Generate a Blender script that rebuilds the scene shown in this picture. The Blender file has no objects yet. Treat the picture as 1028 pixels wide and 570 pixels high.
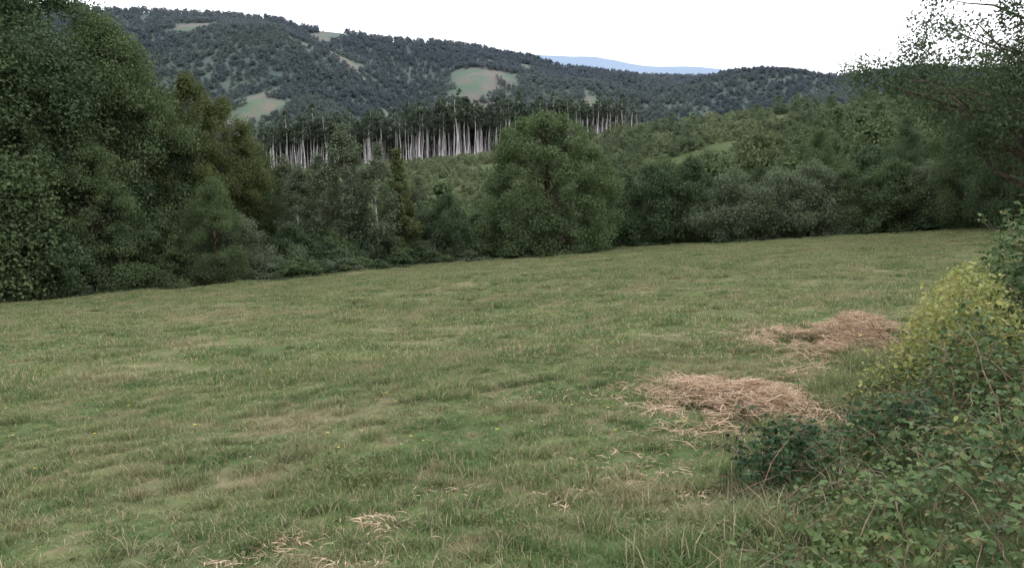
import bpy, math, numpy as np
from mathutils import Vector
RS=np.random.RandomState
scene=bpy.context.scene
# ------------------------------------------------------------------ noise
_tab=RS(7).rand(256,256)
def vnoise(x,y):
    x=np.asarray(x,float);y=np.asarray(y,float)
    xi=np.floor(x).astype(int);yi=np.floor(y).astype(int)
    fx=x-xi;fy=y-yi;fx=fx*fx*(3-2*fx);fy=fy*fy*(3-2*fy)
    a=_tab[xi%256,yi%256];b=_tab[(xi+1)%256,yi%256];c=_tab[xi%256,(yi+1)%256];d=_tab[(xi+1)%256,(yi+1)%256]
    return (a*(1-fx)+b*fx)*(1-fy)+(c*(1-fx)+d*fx)*fy
def fbm(x,y,o=3):
    s=0;a=1;t=0
    for i in range(o):
        s=s+a*vnoise(x*2**i+17*i,y*2**i+31*i);t+=a;a*=.5
    return s/t
def sst(a,b,v):
    t=np.clip((v-a)/(b-a),0,1);return t*t*(3-2*t)
# ------------------------------------------------------------------ terrain
KPX=np.array([-200,0,100,200,300,400,500,600,700,800,900,1028,1200.])
KB=np.arctan((KPX-514)/855)
R75=[-7,-7,-7,-7,-6.5,-6,-5,-4,-2,0,2,3,4]
R130=[-12,-12,-12,-12,-11,-9,-6,-3,2,6,9,11,12]
R220=[-8,-8,-6,-4,-3,0,4,9,15,20,23,26,28]
E350=np.array([.03,.035,.04,.045,.055,.063,.075,.095,.110,.120,.121,.118,.118])
R350=E350*350*np.cos(KB)+1.6
CPX=np.array([-400,-200,0,90,200,285,305,345,365,400,450,530,560,600,650,700,780,850,900,1028,1200])
CE=np.array([.20,.23,.25,.246,.238,.228,.219,.216,.213,.207,.201,.186,.174,.172,.168,.163,.158,.166,.176,.165,.16])-.007
def Ctab(b):
    bb=np.arctan((CPX-514)/855); return np.interp(b,bb,CE*1500*np.cos(bb))
FPX=np.array([-400,400,500,540,600,650,700,760,850,1100])
FE=np.array([.10,.16,.18,.185,.182,.175,.171,.160,.14,.1])
def Ftab(b):
    bb=np.arctan((FPX-514)/855); return np.interp(b,bb,FE*5000*np.cos(bb))
def bank_d(x,y):
    nx,ny=5.6,-3.25; L=math.hypot(nx,ny)
    return ((x-.86)*nx+(y-3.4)*ny)/L
def H(x,y):
    x=np.asarray(x,float);y=np.asarray(y,float)
    r=np.hypot(x,y);b=np.arctan2(x,y)
    near=.060*x-.016*y+.28*(fbm(x/9+5,y/9+3,2)-.5)*np.clip(r/12,0.2,1)+.08*(vnoise(x*1.1,y*1.1)-.5)+.035*(vnoise(x*4,y*4)-.5)
    near=near+.28*sst(0,2.2,bank_d(x,y))*(1-sst(9,15,r))
    rows=[(75,np.interp(b,KB,R75)),(130,np.interp(b,KB,R130)),(220,np.interp(b,KB,R220)),(350,np.interp(b,KB,R350))]
    c350=rows[-1][1];C=Ctab(b);F=Ftab(b)
    rows+=[(450,c350-11),(700,c350*0+18),(900,.22*C),(1100,.46*C),(1300,.74*C),(1500,C),(1750,.8*C),(2600,.3*C),(5000,F),(9000,F*.2),(1e5,F*0)]
    far=rows[0][1]*1.0
    for i in range(len(rows)-1):
        r0,a=rows[i];r1,c=rows[i+1]
        m=(r>=r0)&(r<r1);t=(r-r0)/(r1-r0)
        far=np.where(m,a*(1-t)+c*t,far)
    bd=np.degrees(b)
    spur=(np.abs(np.sin(np.radians(bd*11+r*.05+30*fbm(x/300,y/300,2))))-.55)*56
    far=far+(fbm(x/60,y/60,2)-.5)*5*sst(80,300,r)*(1-.6*sst(280,330,r))+((fbm(x/260+9,y/260,3)-.5)*95+spur)*sst(650,1050,r)*(1-.88*sst(1250,1480,r)*(1-sst(1500,1700,r)))*(1-sst(2600,3500,r)*.7)
    w=sst(52,78,r)
    return near*(1-w)+far*w
# ------------------------------------------------------------------ mesh helper
def mk(name,V,Q=None,T=None,mats=(),mq=None,mt=None,attr=None,smooth=False,vattr=None):
    me=bpy.data.meshes.new(name)
    V=np.asarray(V,np.float32);Q=np.zeros((0,4),int) if Q is None else np.asarray(Q,int);T=np.zeros((0,3),int) if T is None else np.asarray(T,int)
    me.vertices.add(len(V));me.vertices.foreach_set('co',V.ravel())
    nq,nt=len(Q),len(T)
    if nq+nt:
        me.loops.add(nq*4+nt*3)
        me.loops.foreach_set('vertex_index',np.concatenate([Q.ravel(),T.ravel()]).astype(np.int32))
        me.polygons.add(nq+nt)
        st=np.concatenate([np.arange(nq)*4,nq*4+np.arange(nt)*3]).astype(np.int32)
        me.polygons.foreach_set('loop_start',st)
        mi=np.concatenate([np.zeros(nq,int) if mq is None else np.asarray(mq),np.zeros(nt,int) if mt is None else np.asarray(mt)]).astype(np.int32)
        me.polygons.foreach_set('material_index',mi)
        me.polygons.foreach_set('use_smooth',np.full(nq+nt,smooth,bool))
    for m in mats: me.materials.append(m)
    me.update(calc_edges=True)
    if attr is not None:
        a=me.attributes.new('rnd','FLOAT','FACE');a.data.foreach_set('value',np.asarray(attr,np.float32))
    if vattr:
        for k,v in vattr.items():
            a=me.attributes.new(k,'FLOAT','POINT');a.data.foreach_set('value',np.asarray(v,np.float32))
    me.validate()
    return me
def obj(name,me,loc=(0,0,0),rot=(0,0,0),sc=(1,1,1)):
    o=bpy.data.objects.new(name,me);o.location=loc;o.rotation_euler=rot;o.scale=sc
    scene.collection.objects.link(o);return o
def nrm(a): return a/(np.linalg.norm(a,axis=1,keepdims=True)+1e-9)
def leafquads(C,N,S,rg,asp=.62):
    n=len(C);N=nrm(N);t=nrm(np.cross(N,rg.randn(n,3)));b=np.cross(N,t)
    S=np.asarray(S)[:,None] if np.ndim(S) else S
    V=np.stack([C+t*S*.5,C+b*S*.5*asp,C-t*S*.5,C-b*S*.5*asp],1).reshape(-1,3)
    return V,np.arange(n*4).reshape(n,4)
def tube(P,R,k=6):
    P=np.asarray(P,float);n=len(P);V=[]
    d=np.gradient(P,axis=0);d=nrm(d)
    ref=np.array([0.31,.95,.05]);a=nrm(np.cross(d,ref));b=np.cross(d,a)
    ang=np.arange(k)*2*math.pi/k
    V=(P[:,None]+np.asarray(R)[:,None,None]*(a[:,None]*np.cos(ang)[None,:,None]+b[:,None]*np.sin(ang)[None,:,None])).reshape(-1,3)
    Q=[]
    for i in range(n-1):
        for j in range(k):
            Q.append((i*k+j,i*k+(j+1)%k,(i+1)*k+(j+1)%k,(i+1)*k+j))
    return V,np.array(Q)
class Acc:
    def __init__(s): s.V=[];s.Q=[];s.T=[];s.mq=[];s.mt=[];s.aq=[];s.at=[];s.n=0
    def add(s,V,Q=None,T=None,m=0,a=.5):
        if Q is not None and len(Q): s.Q.append(np.asarray(Q)+s.n);s.mq.append(np.full(len(Q),m));s.aq.append(np.broadcast_to(a,(len(Q),)))
        if T is not None and len(T): s.T.append(np.asarray(T)+s.n);s.mt.append(np.full(len(T),m));s.at.append(np.broadcast_to(a,(len(T),)))
        s.V.append(V);s.n+=len(V)
    def mesh(s,name,mats,smooth=False):
        c=lambda L,sh:np.concatenate(L) if L else np.zeros(sh)
        return mk(name,np.concatenate(s.V),c(s.Q,(0,4)).astype(int),c(s.T,(0,3)).astype(int),mats,c(s.mq,0),c(s.mt,0),np.concatenate([c(s.aq,0),c(s.at,0)]),smooth)
# ------------------------------------------------------------------ materials
def newmat(name):
    m=bpy.data.materials.new(name);m.use_nodes=True;nt=m.node_tree;nt.nodes.clear();return m,nt
def N(nt,t,**k):
    n=nt.nodes.new(t)
    for a,v in k.items(): setattr(n,a,v)
    return n
def mixc(nt,f,a,b):
    n=N(nt,'ShaderNodeMix',data_type='RGBA')
    for s,v in ((0,f),(6,a),(7,b)):
        if isinstance(v,bpy.types.NodeSocket): nt.links.new(v,n.inputs[s])
        elif s==0: n.inputs[0].default_value=v
        else: n.inputs[s].default_value=(*v,1)
    return n.outputs[2]
def mrange(nt,v,a,b,c=0.,d=1.):
    n=N(nt,'ShaderNodeMapRange');nt.links.new(v,n.inputs[0])
    for i,x in enumerate((a,b,c,d)): n.inputs[i+1].default_value=x
    return n.outputs[0]
def noise(nt,scale,detail=2,loc=0.,rough=.5):
    g=N(nt,'ShaderNodeNewGeometry');mp=N(nt,'ShaderNodeMapping');mp.inputs['Location'].default_value=(loc,loc*1.7,0)
    nt.links.new(g.outputs['Position'],mp.inputs[0])
    n=N(nt,'ShaderNodeTexNoise');n.inputs['Scale'].default_value=scale;n.inputs['Detail'].default_value=detail;n.inputs['Roughness'].default_value=rough
    nt.links.new(mp.outputs[0],n.inputs['Vector']);return n.outputs['Fac']
def attr(nt,name):
    return N(nt,'ShaderNodeAttribute',attribute_name=name).outputs['Fac']
def dist(nt):
    g=N(nt,'ShaderNodeNewGeometry');v=N(nt,'ShaderNodeVectorMath',operation='LENGTH');nt.links.new(g.outputs['Position'],v.inputs[0]);return v.outputs['Value']
def finish(nt,col,trans=.0,rough=.8,spec=0,bump=None):
    out=N(nt,'ShaderNodeOutputMaterial')
    if spec>0:
        p=N(nt,'ShaderNodeBsdfPrincipled');nt.links.new(col,p.inputs['Base Color']) 
        p.inputs['Roughness'].default_value=rough;p.inputs['Specular IOR Level'].default_value=spec
    else:
        p=N(nt,'ShaderNodeBsdfDiffuse');nt.links.new(col,p.inputs['Color'])
    s=p.outputs[0]
    if trans>0:
        t=N(nt,'ShaderNodeBsdfTranslucent');nt.links.new(col,t.inputs[0]);mx=N(nt,'ShaderNodeMixShader');mx.inputs[0].default_value=trans
        nt.links.new(s,mx.inputs[1]);nt.links.new(t.outputs[0],mx.inputs[2]);s=mx.outputs[0]
    nt.links.new(s,out.inputs[0])
    return p
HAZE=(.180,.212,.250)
def leafmat(name,dark,light,alt,trans=.25,haze=False,patch=None,gain=1.35):
    m,nt=newmat(name);g=lambda c:tuple(v*gain for v in c)
    c=mixc(nt,attr(nt,'rnd'),g(dark),g(light))
    oi=N(nt,'ShaderNodeObjectInfo').outputs['Random']
    c=mixc(nt,mrange(nt,oi,.25,1,0,.75),c,g(alt))
    if patch:
        c=mixc(nt,mrange(nt,noise(nt,patch[0],2),.47,.52,0,.85),c,patch[1])
        c=mixc(nt,mrange(nt,noise(nt,patch[0]*1.5,2,400),.54,.58,0,.85),c,patch[2])
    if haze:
        c=mixc(nt,mrange(nt,dist(nt),60,1950,0,.95),c,HAZE)  # aerial haze painted into the leaf colour, stronger with distance from origin
    finish(nt,c,trans);return m
def barkmat(name,a,b,sc=6):
    m,nt=newmat(name);c=mixc(nt,mrange(nt,noise(nt,sc,4),.4,.65),a,b);finish(nt,c,0);return m
M_bark=barkmat('bark',(.06,.048,.036),(.13,.11,.085))
M_birch=barkmat('birch_bark',(.50,.48,.44),(.15,.13,.11),3)
M_pale=barkmat('beech_bark_pale',(.64,.59,.59),(.36,.33,.34),.3)
M_leafA=leafmat('foliage_broadleaf',(.040,.060,.030),(.118,.152,.070),(.075,.105,.050))
M_lime=leafmat('foliage_lime',(.044,.070,.034),(.128,.168,.078),(.09,.122,.057))
M_leafB=leafmat('foliage_dark',(.034,.054,.030),(.092,.125,.063),(.062,.088,.047))
M_leafC=leafmat('foliage_willow',(.060,.080,.050),(.142,.170,.103),(.095,.12,.07))
M_leafD=leafmat('foliage_olive',(.048,.061,.027),(.120,.138,.058),(.08,.10,.040))
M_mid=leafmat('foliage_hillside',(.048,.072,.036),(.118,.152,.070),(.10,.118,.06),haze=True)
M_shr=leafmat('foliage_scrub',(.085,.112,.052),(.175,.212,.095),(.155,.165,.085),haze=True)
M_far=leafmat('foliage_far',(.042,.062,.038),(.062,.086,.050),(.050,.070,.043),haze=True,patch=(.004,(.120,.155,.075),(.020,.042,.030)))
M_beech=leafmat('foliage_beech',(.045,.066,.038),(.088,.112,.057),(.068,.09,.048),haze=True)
def meadow_col(nt,gain=1.0):
    g=lambda c:tuple(x*gain for x in c)
    c=mixc(nt,mrange(nt,noise(nt,.16,3,3),.38,.62),g((.130,.187,.070)),g((.190,.215,.095)))
    c=mixc(nt,mrange(nt,noise(nt,1.1,3,11),.42,.62,0,.85),c,g((.083,.140,.052)))
    c=mixc(nt,mrange(nt,noise(nt,.7,5,23,.7),.49,.64,0,.8),c,g((.30,.265,.16)))
    c=mixc(nt,mrange(nt,noise(nt,3.2,4,41,.7),.53,.66,0,.8),c,g((.28,.23,.145)))
    return c
M_ground,nt=newmat('meadow_ground')
c=meadow_col(nt,.85)
c=mixc(nt,mrange(nt,noise(nt,14,3),.35,.7,0,.6),c,(.12,.105,.06))
rough_c=mixc(nt,mrange(nt,noise(nt,.05,4),.4,.6),(.075,.100,.045),(.115,.130,.065))
c=mixc(nt,mrange(nt,dist(nt),52,66),c,rough_c)
fc=mixc(nt,mrange(nt,noise(nt,.02,4),.4,.62),(.065,.085,.055),(.09,.115,.062))
c=mixc(nt,mrange(nt,dist(nt),380,500),c,fc)
c=mixc(nt,attr(nt,'clear'),c,mixc(nt,mrange(nt,noise(nt,.018,5,0,.65),.44,.56),(.165,.130,.090),(.095,.130,.060)))
c=mixc(nt,mrange(nt,dist(nt),200,5000,0,.95),c,(.19,.25,.33))  # aerial haze painted into the ground colour, bluer with distance
c=mixc(nt,mrange(nt,dist(nt),2400,4200,0,1),c,(.25,.32,.41))  # paler haze tint painted over the farthest mountains
p=finish(nt,c,0)
bp=N(nt,'ShaderNodeBump');bp.inputs['Strength'].default_value=.6;bp.inputs['Distance'].default_value=.04
nt.links.new(noise(nt,22,4,0,.7),bp.inputs['Height']);nt.links.new(bp.outputs[0],p.inputs['Normal'])
M_grass,nt=newmat('grass_blades')
c=meadow_col(nt,1.15)
c=mixc(nt,mrange(nt,attr(nt,'rnd'),0,.78,0,.5),c,(.105,.165,.062))
c=mixc(nt,mrange(nt,attr(nt,'rnd'),.80,.84),c,(.40,.34,.21))
finish(nt,c,.3)
# ------------------------------------------------------------------ clearings on the far mountain (bearing deg, range, half widths, tilt)
def bear(px): return math.degrees(math.atan((px-514)/855))
CLR=[(bear(462),1200,3.9,105,.28),(bear(395),1110,1.1,40,0),(bear(262),1010,2.2,60,0),(bear(335),1450,1.6,110,.3),(bear(225),1370,3.4,40,.2),(bear(610),1180,2.2,45,-.1),(bear(345),1280,1.8,36,-.2),(bear(700),1300,2.6,28,0.1)]
def clearing(x,y):
    r=np.hypot(x,y);b=np.degrees(np.arctan2(x,y));o=np.zeros_like(r)
    wob=(fbm(x/38,y/38,3)-.5)*2.6
    for cb,cr,wb,wr,tl in CLR:
        u=(b-cb)/wb;v=(r-cr)/wr-u*tl*4
        o=np.maximum(o,1-sst(.5,1.4,np.sqrt(u*u+v*v)+wob))
    return o
# ------------------------------------------------------------------ ground sheet
th=np.radians(np.concatenate([np.arange(-48,48,.2),np.arange(48,312,3)]))
rr=np.exp(np.linspace(math.log(.1),math.log(12000),460))
TH,RR=np.meshgrid(th,rr);X=RR*np.sin(TH);Y=RR*np.cos(TH)
Z=H(X,Y);nT=len(th);nR=len(rr)
V=np.stack([X,Y,Z],-1).reshape(-1,3);V=np.vstack([V,[[0,0,float(H(0,0))]]])
i=np.arange(nR-1)[:,None]*nT;j=np.arange(nT)[None];j2=(j+1)%nT
Q=np.stack([i+j,i+nT+j,i+nT+j2,i+j2],-1).reshape(-1,4)[:,::-1]
T=np.stack([np.full(nT,nR*nT),np.arange(nT),(np.arange(nT)+1)%nT],-1)[:,::-1]
cl=np.concatenate([clearing(X,Y).ravel(),[0]])
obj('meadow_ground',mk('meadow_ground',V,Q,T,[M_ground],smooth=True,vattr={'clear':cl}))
# ------------------------------------------------------------------ trees
def tree_mesh(name,seed,h,w,base=.08,ncl=110,nleaf=40000,ls=.17,shape='round',tr=None,mats=(None,None),lsides=6,crs=(.09,.17),squash=.7,limbs=.35,wig=1.):
    rg=RS(seed);A=Acc();tr=tr or h*.018
    lean=rg.uniform(-.03,.03,2)*h
    tz=np.linspace(0,.93,9);P=np.stack([lean[0]*tz**2+.012*h*np.sin(tz*7+seed),lean[1]*tz**2+.012*h*np.cos(tz*6+seed),tz*h],-1);P[0,2]-=.3
    V,Q=tube(P,tr*(1-tz*.88)*np.where(tz==0,1.5,1),8);A.add(V,Q,m=0)
    ph=rg.rand(6)*6.28
    def env(t,a):
        if shape=='round': e=np.sin(np.pi*np.clip(t**.85*.90+.10,0,1))**.62
        elif shape=='cone': e=(1-t)**.75*.95+.06
        elif shape=='dome': e=np.sqrt(np.clip(1-(t*1.0)**2.2,0,1))*.97+.05
        elif shape=='egg': e=np.sqrt(np.clip(1-np.abs((t-.30)/np.where(t>.3,.72,.62))**2.1,0,1))*.97+.04
        elif shape=='top': e=np.sin(np.pi*np.clip(t*.85+.15,0,1))**.5
        else: e=np.sin(np.pi*np.clip(t*.88+.12,0,1))**.9
        return w/2*e*(1+wig*(.16*np.sin(2*a+ph[0]+3*t)+.13*np.sin(3*a+ph[1]-5*t)+.09*np.sin(5*a+ph[2]+9*t)))
    t=rg.rand(ncl)**.9;a=rg.rand(ncl)*6.283
    rad=env(t,a)*np.where(rg.rand(ncl)<.72,rg.uniform(.78,1.0,ncl),np.sqrt(rg.uniform(.05,.6,ncl)))
    cr=w*rg.uniform(crs[0],crs[1],ncl)*(1-.35*t)
    rad=np.maximum(rad-cr*.6,0)
    cz=h*(base+(1-base)*t)
    k=np.clip(cz/h,0,1)**2
    C=np.stack([rad*np.cos(a)+lean[0]*k,rad*np.sin(a)+lean[1]*k,cz-cr*.3],-1)
    for i in range(ncl):
        if rg.rand()<limbs and rad[i]>.3:
            z0=max(.12*h,C[i,2]-rad[i]*rg.uniform(.35,.8));z0=min(z0,h*.9);f=z0/h
            p0=np.array([lean[0]*f*f,lean[1]*f*f,z0]);p3=C[i];s=np.linspace(0,1,5)[:,None]
            pm=p0*(1-s)+p3*s;pm[:,2]+=(np.sin(s[:,0]*3.14)*.08*rad[i]);pm[1:4]+=rg.randn(3,3)*.04*rad[i]
            V,Q=tube(pm,tr*.42*(1-f*.6)*np.linspace(1,.15,5),5);A.add(V,Q,m=0)
    wgt=cr**2;wgt/=wgt.sum();ci=rg.choice(ncl,nleaf,p=wgt)
    d=nrm(rg.randn(nleaf,3));q=rg.rand(nleaf)**.45
    Lp=C[ci]+d*(cr[ci]*q)[:,None]*np.array([1,1,squash])+rg.randn(nleaf,3)*.05*w/8
    sub=nrm(rg.randn(ncl*9,3));si=ci*9+rg.randint(0,9,nleaf)
    Lp+=sub[si]*(cr[ci]*.38)[:,None]
    Lp[:,2]=np.maximum(Lp[:,2],.05+rg.rand(nleaf)*.2)
    Nn=d*.5+np.array([0,0,.55])+rg.randn(nleaf,3)*.55
    V,Q=leafquads(Lp,Nn,ls*rg.uniform(.6,1.35,nleaf),rg)
    cc=rg.rand(ncl);sc_=rg.rand(ncl*9)
    A.add(V,Q,m=1,a=np.clip(.48*cc[ci]+.34*sc_[si]+.18*rg.rand(nleaf),0,1))
    return A.mesh(name,mats)
BL=[tree_mesh('broadleaf_a',1,10,7.6,.03,150,76000,.11,'round',mats=(M_bark,M_leafA),crs=(.08,.16)),
    tree_mesh('broadleaf_b',2,10,6.6,.05,130,68000,.11,'round',mats=(M_bark,M_leafB),crs=(.08,.16)),
    tree_mesh('broadleaf_c',3,10,7.0,.03,140,68000,.11,'dome',mats=(M_bark,M_leafA),crs=(.08,.16)),
    tree_mesh('olive_d',4,10,6.2,.04,130,60000,.11,'round',mats=(M_bark,M_leafD),crs=(.08,.16))]
BIG=tree_mesh('lime_tree',9,8.2,8.8,.02,300,110000,.12,'egg',tr=.2,mats=(M_bark,M_lime),crs=(.055,.105),wig=.4)
OV=tree_mesh('spreading_tree',12,11,12.5,.36,120,52000,.14,'top',tr=.28,mats=(M_bark,M_leafB),crs=(.06,.12),limbs=.9)
BI=[tree_mesh('birch_a',21,8,2.9,.1,60,15000,.12,'slim',tr=.09,mats=(M_birch,M_leafC),limbs=.6,crs=(.13,.24)),
    tree_mesh('birch_b',22,8,3.1,.14,54,13000,.12,'slim',tr=.08,mats=(M_birch,M_leafC),limbs=.6,crs=(.13,.24))]
CO=tree_mesh('conical_tree',31,8,3.4,.03,110,22000,.13,'cone',tr=.12,mats=(M_bark,M_leafD))
SH=[tree_mesh('willow_a',41,4,5.2,.0,80,28000,.115,'dome',tr=.08,mats=(M_bark,M_leafC)),
    tree_mesh('shrub_b',42,4,4.6,.0,80,26000,.115,'dome',tr=.08,mats=(M_bark,M_leafA)),
    tree_mesh('shrub_c',43,4,4.4,.0,80,24000,.115,'dome',tr=.08,mats=(M_bark,M_leafB))]
cnt=[0]
def put(name,me,px,Yd,h,h0,wf=1.0,rot=None):
    x=(px-514)/855*Yd;s=h/h0;cnt[0]+=1
    obj(name,me,(x,Yd,float(H(x,Yd))-.05),(0,0,cnt[0]*2.4 if rot is None else rot),(s*wf,s*wf,s))
B=BL[0]
for px,Yd,h,me,wf in [(-70,33,15,B,1),(-5,36,14.8,BL[1],1.0),(58,38.5,13.6,BL[2],.95),(112,38,11.8,BL[0],.8),(152,40,10.0,BL[1],.85),(192,41,9.9,BL[3],.8),(230,42,8.8,BL[3],.75),
     (28,34.5,7.2,BL[2],.9),(90,35.5,6.4,BL[0],1.0),(262,44,6.6,BL[0],.75),(-20,48,16,BL[0],1),(80,50,13,BL[1],1),(160,50,11,BL[2],1),(215,36.8,4.6,BL[0],1.0)]:
    put('broadleaf_tree',me,px,Yd,h,10,wf)
put('broadleaf_tree',BIG,550,48.5,7.9,8.2,.96,1.0)
for px,Yd,h,me in [(348,43,7.3,BI[0]),(378,42.5,6.2,BI[1]),(322,43,5.8,BI[1]),(300,42,5.4,BI[0]),(285,45,6.2,BI[0]),(362,47,5.8,BI[0]),(418,47,4.8,BI[1]),(335,48,5.4,BI[1])]:
    put('birch_tree',me,px,Yd,h,8,1.15)
put('conical_tree',CO,403,44,6.0,8,1.15);put('conical_tree',CO,244,43,7.6,8,1.1)
for px,Yd,h,me,w in [(450,46,3.6,SH[2],.75),(425,46,2.6,SH[2],.8),(330,42,2.0,SH[1],1),(375,43,2.3,SH[2],1),(290,40,2.4,SH[2],1),(240,38,3,SH[0],.9),(165,36,2.8,SH[1],1),(120,35,2.8,SH[1],1),(60,33.5,2.6,SH[2],1.1),(5,33,3.2,SH[1],1),
   (625,54,4.6,SH[2],.8),(655,53,5.0,SH[2],.75),(690,52.5,5.2,SH[2],.85),(668,56,5.6,SH[1],.8),(735,50,4.3,SH[0],.85),(778,51,4.3,SH[0],.9),(815,52,4.7,SH[0],.85),(850,51,4.0,SH[1],.8),(893,50,4.2,SH[1],.9),(930,50,4.0,SH[0],.9),(965,49,4.4,SH[2],1),(1005,47,4.5,SH[2],1),(1050,45,5,SH[1],1),(870,55,5.2,SH[2],.9),(600,52,1.9,SH[2],1),(540,53,2.8,SH[2],1),(480,52,2.6,SH[2],1),(505,56,4.2,SH[1],.8)]:
    put('shrub',me,px,Yd,h,4,w)
for px,Yd,h,me,w in [(968,47,7.8,BL[0],.8),(1015,42,8.0,BL[1],.9),(905,58,7.0,BL[1],.8),(820,64,7.5,BL[0],.8),(760,62,5.4,BL[2],.8),(700,60,5.6,BL[1],.8),(615,62,5.2,BL[1],.8),(648,62,5.0,BL[2],.8),(560,60,5.4,BL[1],.8),(340,58,6.5,BL[1],.8),(390,60,6.2,BL[0],.8),(300,56,7,BL[2],.8),(440,64,5.6,BL[1],.8)]:
    put('broadleaf_tree',me,px,Yd,h,10,w)
put('broadleaf_tree',OV,1058,33,11.0,11,.95,.5)
# ------------------------------------------------------------------ instancing
def template(cname,meshes):
    col=bpy.data.collections.new(cname)
    for i,m in enumerate(meshes):
        o=bpy.data.objects.new('%s_t%02d'%(cname,i),m);col.objects.link(o)
    return col
def scatter(name,pts,rot,scl,idx,col):
    me=bpy.data.meshes.new(name);n=len(pts);me.vertices.add(n);me.vertices.foreach_set('co',np.asarray(pts,np.float32).ravel())
    a=me.attributes.new('rot','FLOAT_VECTOR','POINT');a.data.foreach_set('vector',np.asarray(rot,np.float32).ravel())
    a=me.attributes.new('scl','FLOAT_VECTOR','POINT');a.data.foreach_set('vector',np.asarray(scl,np.float32).ravel())
    a=me.attributes.new('idx','INT','POINT');a.data.foreach_set('value',np.asarray(idx,np.int32))
    o=obj(name,me);ng=bpy.data.node_groups.new(name+'_gn','GeometryNodeTree')
    ng.interface.new_socket('Geometry',in_out='INPUT',socket_type='NodeSocketGeometry');ng.interface.new_socket('Geometry',in_out='OUTPUT',socket_type='NodeSocketGeometry')
    gi=ng.nodes.new('NodeGroupInput');go=ng.nodes.new('NodeGroupOutput');ip=ng.nodes.new('GeometryNodeInstanceOnPoints')
    ci=ng.nodes.new('GeometryNodeCollectionInfo');ci.inputs['Collection'].default_value=col;ci.inputs['Separate Children'].default_value=True;ci.inputs['Reset Children'].default_value=True
    def na(nm,t):
        x=ng.nodes.new('GeometryNodeInputNamedAttribute');x.data_type=t;x.inputs['Name'].default_value=nm;return x.outputs['Attribute']
    L=ng.links.new
    L(gi.outputs[0],ip.inputs['Points']);L(ci.outputs[0],ip.inputs['Instance']);ip.inputs['Pick Instance'].default_value=True
    L(na('idx','INT'),ip.inputs['Instance Index']);L(na('rot','FLOAT_VECTOR'),ip.inputs['Rotation']);L(na('scl','FLOAT_VECTOR'),ip.inputs['Scale'])
    L(ip.outputs[0],go.inputs[0])
    md=o.modifiers.new('scatter','NODES');md.node_group=ng
    return o
def polar(rg,n,px0,px1,r0,r1):
    b=rg.uniform(math.atan((px0-514)/855),math.atan((px1-514)/855),n);r=np.sqrt(rg.uniform(r0*r0,r1*r1,n));return r*np.sin(b),r*np.cos(b)
def upr(rg,x,y,smin,smax,dz=0,wob=.12):
    n=len(x);P=np.stack([x,y,H(x,y)+dz],-1);R=np.stack([np.zeros(n),np.zeros(n),rg.rand(n)*6.28],-1)
    s=rg.uniform(smin,smax,n);S=np.stack([s*rg.uniform(1-wob,1+wob,n),s*rg.uniform(1-wob,1+wob,n),s*rg.uniform(1-wob,1+wob,n)],-1);return P,R,S
rg=RS(100)
FAR=template('far_trees',[tree_mesh('far_a',51,13,11,.1,18,460,1.2,'round',mats=(M_bark,M_far),limbs=0,crs=(.16,.28)),
     tree_mesh('far_b',52,12,10,.1,16,420,1.2,'dome',mats=(M_bark,M_far),limbs=0,crs=(.16,.28)),
     tree_mesh('far_c',53,16,7,.05,16,340,1.2,'cone',mats=(M_bark,M_far),limbs=0,crs=(.14,.24))])
x,y=polar(rg,38000,-150,1180,560,1580)
keep=(clearing(x,y)<rg.rand(len(x))*.93+.02);x,y=x[keep],y[keep]
P,Rr,S=upr(rg,x,y,.68,.90,-1,.06);S*=(.8+.35*fbm(x/120,y/120,2))[:,None]
con=(fbm(x/170+3,y/170,2)>.60)&(rg.rand(len(x))<.4)
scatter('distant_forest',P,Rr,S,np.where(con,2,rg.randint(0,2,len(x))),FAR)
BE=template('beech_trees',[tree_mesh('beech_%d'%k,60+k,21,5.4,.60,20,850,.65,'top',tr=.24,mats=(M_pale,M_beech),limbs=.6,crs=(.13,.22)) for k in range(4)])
x,y=polar(rg,1000,262,640,343,430)
P,Rr,S=upr(rg,x,y,.76,1.10,-.3);b=np.degrees(np.arctan2(x,y));S*=np.interp(b,[bear(262),bear(340),bear(480),bear(560),bear(640)],[.85,1.04,1.08,.86,.55])[:,None]
S[:,:2]*=rg.uniform(.7,1.35,len(x))[:,None]
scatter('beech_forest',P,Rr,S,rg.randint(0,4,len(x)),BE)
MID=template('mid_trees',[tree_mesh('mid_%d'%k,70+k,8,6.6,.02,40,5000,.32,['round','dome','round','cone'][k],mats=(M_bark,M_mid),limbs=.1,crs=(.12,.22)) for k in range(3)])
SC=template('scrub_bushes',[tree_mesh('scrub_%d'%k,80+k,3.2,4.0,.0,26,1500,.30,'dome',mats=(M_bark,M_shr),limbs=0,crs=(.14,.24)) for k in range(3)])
x1,y1=polar(rg,420,740,1250,66,190);x2,y2=polar(rg,480,-200,480,62,190);x3,y3=polar(rg,130,560,760,66,125);x5,y5=polar(rg,600,860,1250,190,400);x6,y6=polar(rg,220,-200,300,180,320)
x7,y7=polar(rg,70,560,900,180,350)
x=np.concatenate([x1,x2,x3,x5,x6,x7]);y=np.concatenate([y1,y2,y3,y5,y6,y7])
P,Rr,S=upr(rg,x,y,.45,1.0,-.2)
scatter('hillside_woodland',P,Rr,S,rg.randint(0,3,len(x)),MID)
x,y=polar(rg,5200,380,1000,120,372)
k=((np.degrees(np.arctan2(x,y))>bear(610))|(np.hypot(x,y)<325))&(fbm(x/22,y/22,2)>.36);x,y=x[k],y[k]
P,Rr,S=upr(rg,x,y,.35,1.05,-.15)
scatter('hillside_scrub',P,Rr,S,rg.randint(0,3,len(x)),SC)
EB=np.array([-45,-31,-14,-2,9.7,18,31,45]);ER=np.array([42,41,37.5,45.5,52.5,52.5,57,58])
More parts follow.
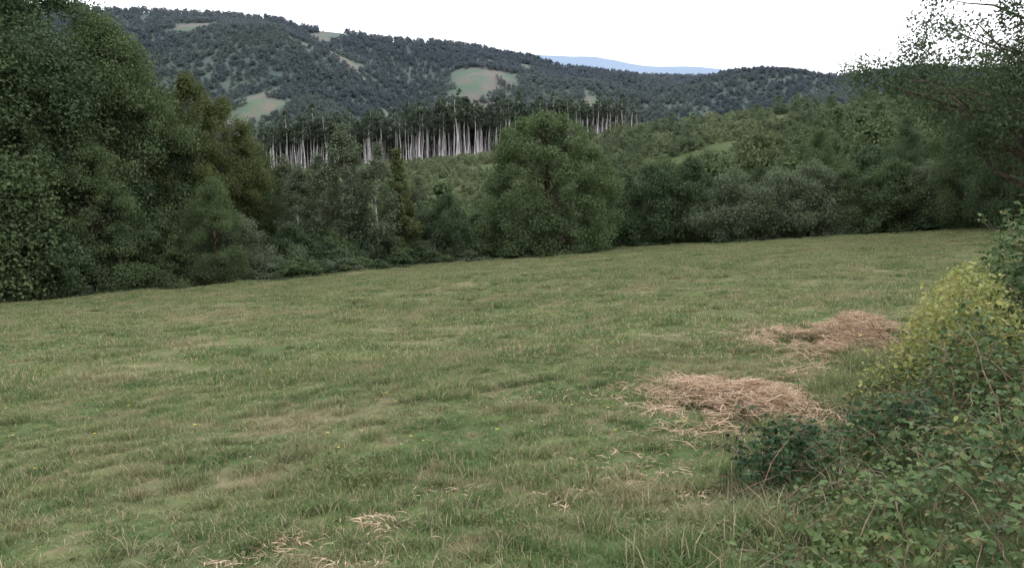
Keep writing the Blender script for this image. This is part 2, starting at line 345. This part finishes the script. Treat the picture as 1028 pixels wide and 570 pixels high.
UG=template('undergrowth_plants',[tree_mesh('ug_%d'%k,90+k,1.3,2.0,.0,26,4200,.10,'dome',tr=.02,mats=(M_bark,[M_leafA,M_leafB,M_leafC][k]),limbs=0,crs=(.12,.24)) for k in range(3)])
n=700;b=rg.uniform(-42,40,n);r=np.interp(b,EB,ER)+rg.rand(n)**1.6*9+.2;x=r*np.sin(np.radians(b));y=r*np.cos(np.radians(b))
P,Rr,S=upr(rg,x,y,.45,1.1,-.1);S[:,2]*=np.clip((r-np.interp(b,EB,ER))/2.5+.4,.4,1.5)
scatter('undergrowth',P,Rr,S,rg.choice(3,n,p=[.4,.5,.1]),UG)
# ------------------------------------------------------------------ grass
def blades(rg,n,half,hmin,hmax,wd,lean=.5,clump=0):
    c=rg.uniform(-half,half,(n,2))
    if clump:
        cc=rg.uniform(-half,half,(clump,2));k=rg.rand(n)<.5;c[k]=cc[rg.randint(0,clump,k.sum())]+rg.randn(k.sum(),2)*half*.09
    h=rg.uniform(hmin,hmax,n)*(.6+.8*vnoise(c[:,0]*6+9,c[:,1]*6+4));a=rg.rand(n)*6.283;l=rg.rand(n)*lean*h*1.6
    dx=np.cos(a);dy=np.sin(a);sa=a+1.57+rg.randn(n)*.4;sx=np.cos(sa);sy=np.sin(sa)
    w=wd*rg.uniform(.6,1.4,n)
    def pt(f,hf,wf,s):
        return np.stack([c[:,0]+dx*l*f+sx*w*wf*s*.5,c[:,1]+dy*l*f+sy*w*wf*s*.5,h*hf-.01],-1)
    V=np.stack([pt(0,0,1,-1),pt(0,0,1,1),pt(.35,.6,.8,-1),pt(.35,.6,.8,1),pt(1,.95,0,0)],1).reshape(-1,3)
    i=np.arange(n)[:,None]*5
    Q=i+np.array([[0,1,3,2]]);T=i+np.array([[2,3,4]]);rn=rg.rand(n)
    return V,Q,T,rn
def grassmesh(name,*a,**k):
    V,Q,T,rn=blades(*a,**k);return mk(name,V,Q,T,[M_grass],attr=np.concatenate([rn,rn]))
G=[grassmesh('g_n%d'%k,RS(200+k),1500,.31,.018,.065,.0050,lean=1.0,clump=22) for k in range(5)]
G+=[grassmesh('g_m%d'%k,RS(210+k),1400,.64,.025,.075,.012,lean=.8,clump=40) for k in range(4)]
G+=[grassmesh('g_t%d'%k,RS(220+k),150,.09,.06,.15,.0055,lean=1.0) for k in range(3)]
GC=template('grass_patches',G)
def meadow_scatter(rg,x,y,idx,s,sz=1.0,wob=.15):
    n=len(x);e=.15;gx=(H(x+e,y)-H(x-e,y))/(2*e);gy=(H(x,y+e)-H(x,y-e))/(2*e)
    yaw=rg.rand(n)*6.283;c,sn=np.cos(yaw),np.sin(yaw);lx=gx*c+gy*sn;ly=-gx*sn+gy*c
    P=np.stack([x,y,H(x,y)],-1);R=np.stack([np.arctan(ly),-np.arctan(lx),yaw],-1)
    S=np.stack([s*np.ones(n),s*np.ones(n),s*sz*rg.uniform(1-wob,1+wob,n)],-1);return P,R,S,idx
def grid(x0,x1,y0,y1,st,rg):
    X,Y=np.meshgrid(np.arange(x0,x1,st),np.arange(y0,y1,st));X=X.ravel();Y=Y.ravel();return X+rg.uniform(-.2,.2,len(X))*st,Y+rg.uniform(-.2,.2,len(Y))*st
rg=RS(300);parts=[]
x,y=grid(-8,8,1.5,10.5,.46,rg);k=(np.abs(x)<.75*y+1.2);x,y=x[k],y[k]
hs=.15+1.65*fbm(x*.9,y*.9,2)
P_,R_,S_,I_=meadow_scatter(rg,x,y,rg.randint(0,5,len(x)),1.0);S_[:,2]*=hs;parts.append((P_,R_,S_,I_))
x,y=grid(-46,48,10,62,1.0,rg);b=np.degrees(np.arctan2(x,y));r=np.hypot(x,y);k=(np.abs(x)<.8*y+2)&(r<np.interp(b,EB,ER)+3);x,y=x[k],y[k]
P_,R_,S_,I_=meadow_scatter(rg,x,y,rg.randint(5,9,len(x)),1.0);S_[:,2]*=.3+1.4*fbm(x*.5,y*.5,2);parts.append((P_,R_,S_,I_))
x=rg.uniform(-30,30,10000);y=2+rg.rand(10000)**1.5*36;k=(np.abs(x)<.75*y+1)&(fbm(x*.6+3,y*.6,2)>.52);x,y=x[k],y[k]
P_,R_,S_,I_=meadow_scatter(rg,x,y,rg.randint(9,12,len(x)),1.0,.8,.45);parts.append((P_,R_,S_,I_))
x=rg.uniform(.6,7,1000);y=rg.uniform(3,11,1000);d=bank_d(x,y);k=(d>-.45)&(d<3);x,y=x[k],y[k]
P_,R_,S_,I_=meadow_scatter(rg,x,y,rg.randint(9,12,len(x)),1.25,1.1,.4);parts.append((P_,R_,S_,I_))
P_,R_,S_,I_=[np.concatenate([q[i] for q in parts]) for i in range(4)]
scatter('meadow_grass',P_,R_,S_,I_,GC)
# ------------------------------------------------------------------ straw
M_straw,nt=newmat('straw')
c=mixc(nt,attr(nt,'rnd'),(.25,.17,.105),(.64,.49,.34));c=mixc(nt,mrange(nt,noise(nt,4,2),.5,.7,0,.6),c,(.40,.29,.19));finish(nt,c,.1)
def strands(rg,x,y,z,L,w,flat=.25):
    n=len(x);a=rg.rand(n)*6.283;ph=rg.randn(n)*flat;cv=rg.randn(n)*.5;k=4
    V=[]
    dirx,diry,dz=np.cos(a)*np.cos(ph),np.sin(a)*np.cos(ph),np.sin(ph)
    for i in range(k+1):
        s=(i/k-.5)*L;c=(4*(i/k-.5)**2-.5)*cv*L*.35
        px=x+dirx*s-diry*c;py=y+diry*s+dirx*c;pz=z+dz*s-np.abs(i/k-.5)*L*.12
        tw=w*(1-.6*abs(i/k-.5)*2)
        V.append(np.stack([px-diry*tw*.5,py+dirx*tw*.5,pz],-1));V.append(np.stack([px+diry*tw*.5,py-dirx*tw*.5,pz+tw*.4],-1))
    V=np.stack(V,1).reshape(-1,3);i=np.arange(n)[:,None,None]*(2*(k+1));q=np.array([[2*j,2*j+1,2*j+3,2*j+2] for j in range(k)])[None]
    return V,(i+q).reshape(-1,4),np.repeat(rg.rand(n),k)
def straw_pile(name,cx,cy,rx,ry,h,n,seed,rot=0.,core=True,Lr=(.06,.26),dz=.03,flat=.25):
    rg=RS(seed);u=rg.randn(n)*.52;v=rg.randn(n)*.52
    lf=.15+1.7*vnoise(u*3.2+seed,v*3.2+2);d=np.sqrt(u*u+v*v)
    kk=(d<.30)|(vnoise(u*5+seed*3,v*5)*.7+vnoise(u*11,v*11+seed)*.3>.42);u,v,d,lf=u[kk],v[kk],d[kk],lf[kk];n=len(u)
    z=h*np.exp(-(d/.62)**2*1.1)*lf*rg.rand(n)**.35
    X=cx+math.cos(rot)*u*rx*1.0-math.sin(rot)*v*ry;Y=cy+math.sin(rot)*u*rx+math.cos(rot)*v*ry
    V,Q,a=strands(rg,X,Y,H(X,Y)+z+dz,rg.uniform(Lr[0],Lr[1],n),rg.uniform(.003,.008,n),flat)
    A=Acc();A.add(V,Q,a=a)
    if core:
        k=28;ang=np.linspace(0,6.283,k,endpoint=False);rings=np.linspace(0.02,1,9);VV=[]
        for q in rings:
            ux=np.cos(ang)*q*.5;vx=np.sin(ang)*q*.5;xx=cx+math.cos(rot)*ux*rx-math.sin(rot)*vx*ry;yy=cy+math.sin(rot)*ux*rx+math.cos(rot)*vx*ry
            VV.append(np.stack([xx,yy,H(xx,yy)-.04+h*.65*np.exp(-(q*1.0)**2*1.2)*(.15+1.7*vnoise(ux*3.2+seed,vx*3.2+2))*(1-q**4)],-1))
        VV=np.concatenate(VV);QQ=[(i*k+j,i*k+(j+1)%k,(i+1)*k+(j+1)%k,(i+1)*k+j) for i in range(8) for j in range(k)]
        A.add(VV,QQ,a=.1)
    obj(name,A.mesh(name,[M_straw]))
straw_pile('straw_pile',1.91,6.9,.70,1.3,.13,7600,1,.35)
straw_pile('straw_pile',3.95,9.9,1.15,1.5,.22,8800,2)
for i,(px,Yd,s,n) in enumerate([(265,4.3,.28,260),(372,4.45,.24,220),(567,4.9,.22,220),(720,4.25,.28,220),(330,3.9,.3,180),(190,4.0,.25,100),(815,8.1,.5,800),(690,6.0,.5,200),(600,5.6,.45,130),(520,7.6,.5,120),(650,5.2,.4,130),(440,5.0,.35,80),(700,4.9,.35,140)]):
    straw_pile('dry_straw_patch',(px-514)/855*Yd,Yd,s,s,.015,n,30+i,0,False,(.025,.11),.018,.2)
# ------------------------------------------------------------------ leafy plants in the foreground
LT=np.array([[0,0,0],[0,.5,-.03],[0,1,-.16],[-.30,.28,.07],[-.26,.68,.02],[.30,.28,.07],[.26,.68,.02]])
LF=np.array([[0,1,3],[1,4,3],[1,2,4],[0,5,1],[1,5,6],[1,6,2]])
def leaves(rg,P,S,up=.9,trif=True,pitch=.3):
    n=len(P);yaw=rg.rand(n)*6.283;offs=[0,1.25,-1.25] if trif else [0]
    Vs=[];Fs=[];ra=[];base=0;rn=rg.rand(n)
    tilt=rg.randn(n)*.5-pitch;roll=rg.randn(n)*.5
    for o in offs:
        L=LT[None]*S[:,None,None]*(1 if o==0 else .85)
        x=L[...,0];y=L[...,1]+S[:,None]*.12;z=L[...,2]
        cr,sr=np.cos(roll)[:,None],np.sin(roll)[:,None];x,z=x*cr+z*sr,-x*sr+z*cr
        ct,st=np.cos(tilt)[:,None],np.sin(tilt)[:,None];y,z=y*ct-z*st,y*st+z*ct
        cy,sy=np.cos(yaw+o)[:,None],np.sin(yaw+o)[:,None];x,y=x*cy-y*sy,x*sy+y*cy
        V=np.stack([x,y,z],-1)+P[:,None];Vs.append(V.reshape(-1,3))
        Fs.append((LF[None]+np.arange(n)[:,None,None]*7).reshape(-1,3)+base);base+=n*7;ra.append(np.repeat(np.clip(rn+rg.randn(n)*.1,0,1),6))
    return np.concatenate(Vs),np.concatenate(Fs),np.concatenate(ra)
def gl(name,dark,light,odd,spec=.12,rough=.55,tr=.25):
    m,nt=newmat(name);c=mixc(nt,mrange(nt,attr(nt,'rnd'),0,.9),dark,light);c=mixc(nt,mrange(nt,attr(nt,'rnd'),.97,.99),c,odd)
    c=mixc(nt,mrange(nt,noise(nt,1.5,3),.45,.65,0,.5),c,tuple(.5*(a+b)*f for a,b,f in zip(dark,light,(1.5,1.35,1.1))))
    finish(nt,c,tr,rough,spec);return m
M_br=gl('bramble_leaf',(.046,.086,.036),(.140,.20,.078),(.22,.18,.08))
M_bd=gl('bramble_leaf_dark',(.024,.054,.028),(.072,.128,.055),(.12,.08,.04))
M_yl=gl('yellowing_leaf',(.18,.21,.06),(.38,.39,.15),(.38,.31,.12),tr=.3)
M_wd=gl('weed_leaf',(.070,.11,.045),(.165,.22,.09),(.24,.21,.1))
M_cane=barkmat('bramble_cane',(.13,.09,.06),(.28,.22,.16),15)
def cane(rg,A,p0,p1,arch,r=.004,m=1):
    s=np.linspace(0,1,9)[:,None];P=np.array(p0)*(1-s)+np.array(p1)*s;P[:,2]+=np.sin(s[:,0]*2.6)*arch;P[1:]+=rg.randn(8,3)*.012
    V,Q=tube(P,np.linspace(r,r*.4,9),4);A.add(V,Q,m=m);return P
def canopy(x,y):
    d=bank_d(x,y);r=np.hypot(x,y)
    return np.clip((.10+.36*np.clip(d-.1,0,4)),0,1.25)*(.20+1.4*fbm(x*2.2,y*2.2,2))*sst(-.3,.15,d)*(1-.5*sst(8.5,12,r))
rg=RS(500)
def plantmass(name,rg,x,y,ch,S,mat,ncane,trif=True,pitch=.3,low=.15,canelen=.6):
    A=Acc();n=len(x);P=np.stack([x,y,H(x,y)+ch*(low+(1-low)*rg.rand(n)**.6)+.02],-1)
    ii=rg.choice(n,ncane)
    PL=[P]
    for i in ii:
        a=rg.rand()*6.28;L=rg.uniform(.5,1.3)*canelen;q=P[i];p0=(q[0]-math.cos(a)*L*.5,q[1]-math.sin(a)*L*.5,float(H(q[0]-math.cos(a)*L*.5,q[1]-math.sin(a)*L*.5)))
        p1=(q[0]+math.cos(a)*L*.5,q[1]+math.sin(a)*L*.5,q[2]);pts=cane(rg,A,p0,p1,rg.uniform(.05,.40)*canelen,.0035)
        f=rg.rand(9)*8;PL.append(np.stack([np.interp(f,np.arange(9),pts[:,k]) for k in range(3)],-1))
    P=np.concatenate(PL);S=rg.uniform(S[0],S[1],len(P))
    V,F,a=leaves(rg,P,S,trif=trif,pitch=pitch);A.add(V,T=F,a=a,m=0);return obj(name,A.mesh(name,[mat,M_cane]))
def sample(rg,n,x0,x1,y0,y1,f):
    x=rg.uniform(x0,x1,n*5);y=rg.uniform(y0,y1,n*5);k=f(x,y);return x[k][:n],y[k][:n]
x,y=sample(rg,6600,.6,8,2.8,10.5,lambda x,y:(bank_d(x,y)>rg.rand(len(x))*.7-.1)&(bank_d(x,y)<4.5)&(x<.75*y+.6)&(fbm(x*1.7+8,y*1.7,2)>.36))
plantmass('bramble_bush',rg,x,y,canopy(x,y),(.022,.052),M_br,340)
x,y=sample(rg,7500,.5,6,2.6,9,lambda x,y:(bank_d(x,y)>-.3)&(bank_d(x,y)<3)&(fbm(x*2,y*2,2)>.32)&(x<.75*y+.6))
plantmass('ground_weeds',rg,x,y,canopy(x,y)*.6+.05,(.014,.040),M_wd,40,trif=False,pitch=0)
def clumpxy(rg,n,cx,cy,r): return cx+rg.randn(n)*r*.5,cy+rg.randn(n)*r*.5
def clump(name,cx,cy,r,h,n,S,mat,nc=20,trif=True,pitch=.3):
    x,y=clumpxy(rg,n,cx,cy,r);d=np.hypot(x-cx,y-cy)/r
    plantmass(name,rg,x,y,h*np.exp(-d*d*1.1),S,mat,nc,trif,pitch)
clump('bramble_bush',1.57,4.8,.30,.42,360,(.022,.048),M_bd,30)
clump('bramble_bush',2.35,5.2,.40,.42,300,(.03,.055),M_bd,22)
clump('bramble_bush',3.1,5.7,.45,.85,380,(.03,.055),M_br,30)
clump('yellowing_shrub',3.50,6.6,.55,1.05,2400,(.025,.055),M_yl,26,False,.2)
clump('yellowing_shrub',3.9,7.3,.6,1.0,2200,(.025,.055),M_yl,16,False,.2)
clump('yellowing_shrub',2.6,4.3,.3,.35,160,(.025,.05),M_yl,6,False,.2)
clump('tall_bramble',4.6,7.6,.6,1.3,1000,(.035,.065),M_br,50)
clump('tall_bramble',5.3,8.8,.7,1.5,900,(.035,.065),M_br,50)
for cx,cy,r,n in [(-1.15,5.7,.35,320),(-.95,5.4,.2,150),(.3,7.6,.3,120),(-.1,4.3,.2,80),(.75,4.1,.25,120),(-.55,3.7,.2,60),(-2.6,9.5,.5,140),(1.0,11,.5,160),(.2,9.2,.3,100)]:
    clump('weed_clump',cx,cy,r,.12,n,(.014,.034),M_wd,1,False,-.5)
A=Acc()
for k in range(60):
    x0=rg.uniform(1.6,5.4);y0=rg.uniform(4.0,9)
    if bank_d(x0,y0)<.2: continue
    z0=float(H(x0,y0))+float(canopy(x0,y0))*.7;a=rg.rand()*6.28;L=rg.uniform(.35,.9)
    cane(rg,A,(x0,y0,z0),(x0+math.cos(a)*L,y0+math.sin(a)*L,z0+rg.uniform(-.1,.45)),rg.uniform(0,.2),.004,m=0)
obj('dead_twigs',A.mesh('dead_twigs',[M_cane]))
# meadow flowers
def flat(name,c):
    m,nt=newmat(name);r=N(nt,'ShaderNodeRGB');r.outputs[0].default_value=(*c,1);finish(nt,r.outputs[0],.1);return m
M_yf=flat('yellow_petals',(.62,.55,.14));M_wf=flat('white_petals',(.6,.6,.54));M_st=flat('flower_stem',(.12,.18,.07))
def flower(name,mat,r,h):
    A=Acc();V,Q=tube([[0,0,-.02],[.004,0,h*.5],[0,.003,h]],[.0015,.0014,.0012],4);A.add(V,Q,m=1)
    k=9
    for i in range(k):
        a=i*6.283/k;c,s=math.cos(a),math.sin(a);w=r*.32
        A.add(np.array([[0,0,h],[c*r*.6-s*w,s*r*.6+c*w,h+.004],[c*r,s*r,h+.002],[c*r*.6+s*w,s*r*.6-c*w,h+.004]]),[(0,1,2,3)],m=0)
    return A.mesh(name,[mat,M_st])
FL=template('flower_heads',[flower('hawkbit',M_yf,.013,.10),flower('clover',M_wf,.011,.08)])
n=2200;x=rg.uniform(-30,25,n);y=6+rg.rand(n)**1.2*32;k=(np.abs(x)<.75*y)&(bank_d(x,y)<-.1);x,y=x[k],y[k]
P,Rr,S=upr(rg,x,y,.7,1.3);scatter('meadow_flowers',P,Rr,S,(rg.rand(len(x))<.3).astype(int),FL)
# ------------------------------------------------------------------ world / light / camera
w=bpy.data.worlds.new('World');scene.world=w;w.use_nodes=True;nt=w.node_tree;nt.nodes.clear()
sky=nt.nodes.new('ShaderNodeTexSky');sky.sky_type='NISHITA';sky.sun_disc=False;sky.sun_elevation=math.radians(32);sky.sun_rotation=math.radians(60);sky.dust_density=3;sky.air_density=1
mx=N(nt,'ShaderNodeMix',data_type='RGBA');mx.inputs[0].default_value=.85;nt.links.new(sky.outputs[0],mx.inputs[6]);mx.inputs[7].default_value=(15.2,15.3,16.4,1)
bg=N(nt,'ShaderNodeBackground');bg.inputs[1].default_value=.145;nt.links.new(mx.outputs[2],bg.inputs[0]);o=N(nt,'ShaderNodeOutputWorld');nt.links.new(bg.outputs[0],o.inputs[0])
sl=bpy.data.lights.new('sun','SUN');sl.energy=1.0;sl.angle=math.radians(18);sl.color=(1,.95,.88)
so=obj('sun',sl,(0,0,30));az=math.radians(60);el=math.radians(32)
dv=Vector((math.sin(az)*math.cos(el),math.cos(az)*math.cos(el),math.sin(el)));so.rotation_euler=dv.to_track_quat('Z','Y').to_euler()
cd=bpy.data.cameras.new('camera');cam=obj('camera',cd,(0,0,1.6));cd.sensor_fit='HORIZONTAL';cd.angle=math.radians(62);cd.clip_end=30000;cd.clip_start=.05
cam.rotation_euler=(math.radians(90-4.68),0,0);scene.camera=cam
scene.view_settings.view_transform='Standard';scene.view_settings.look='None';scene.view_settings.exposure=0
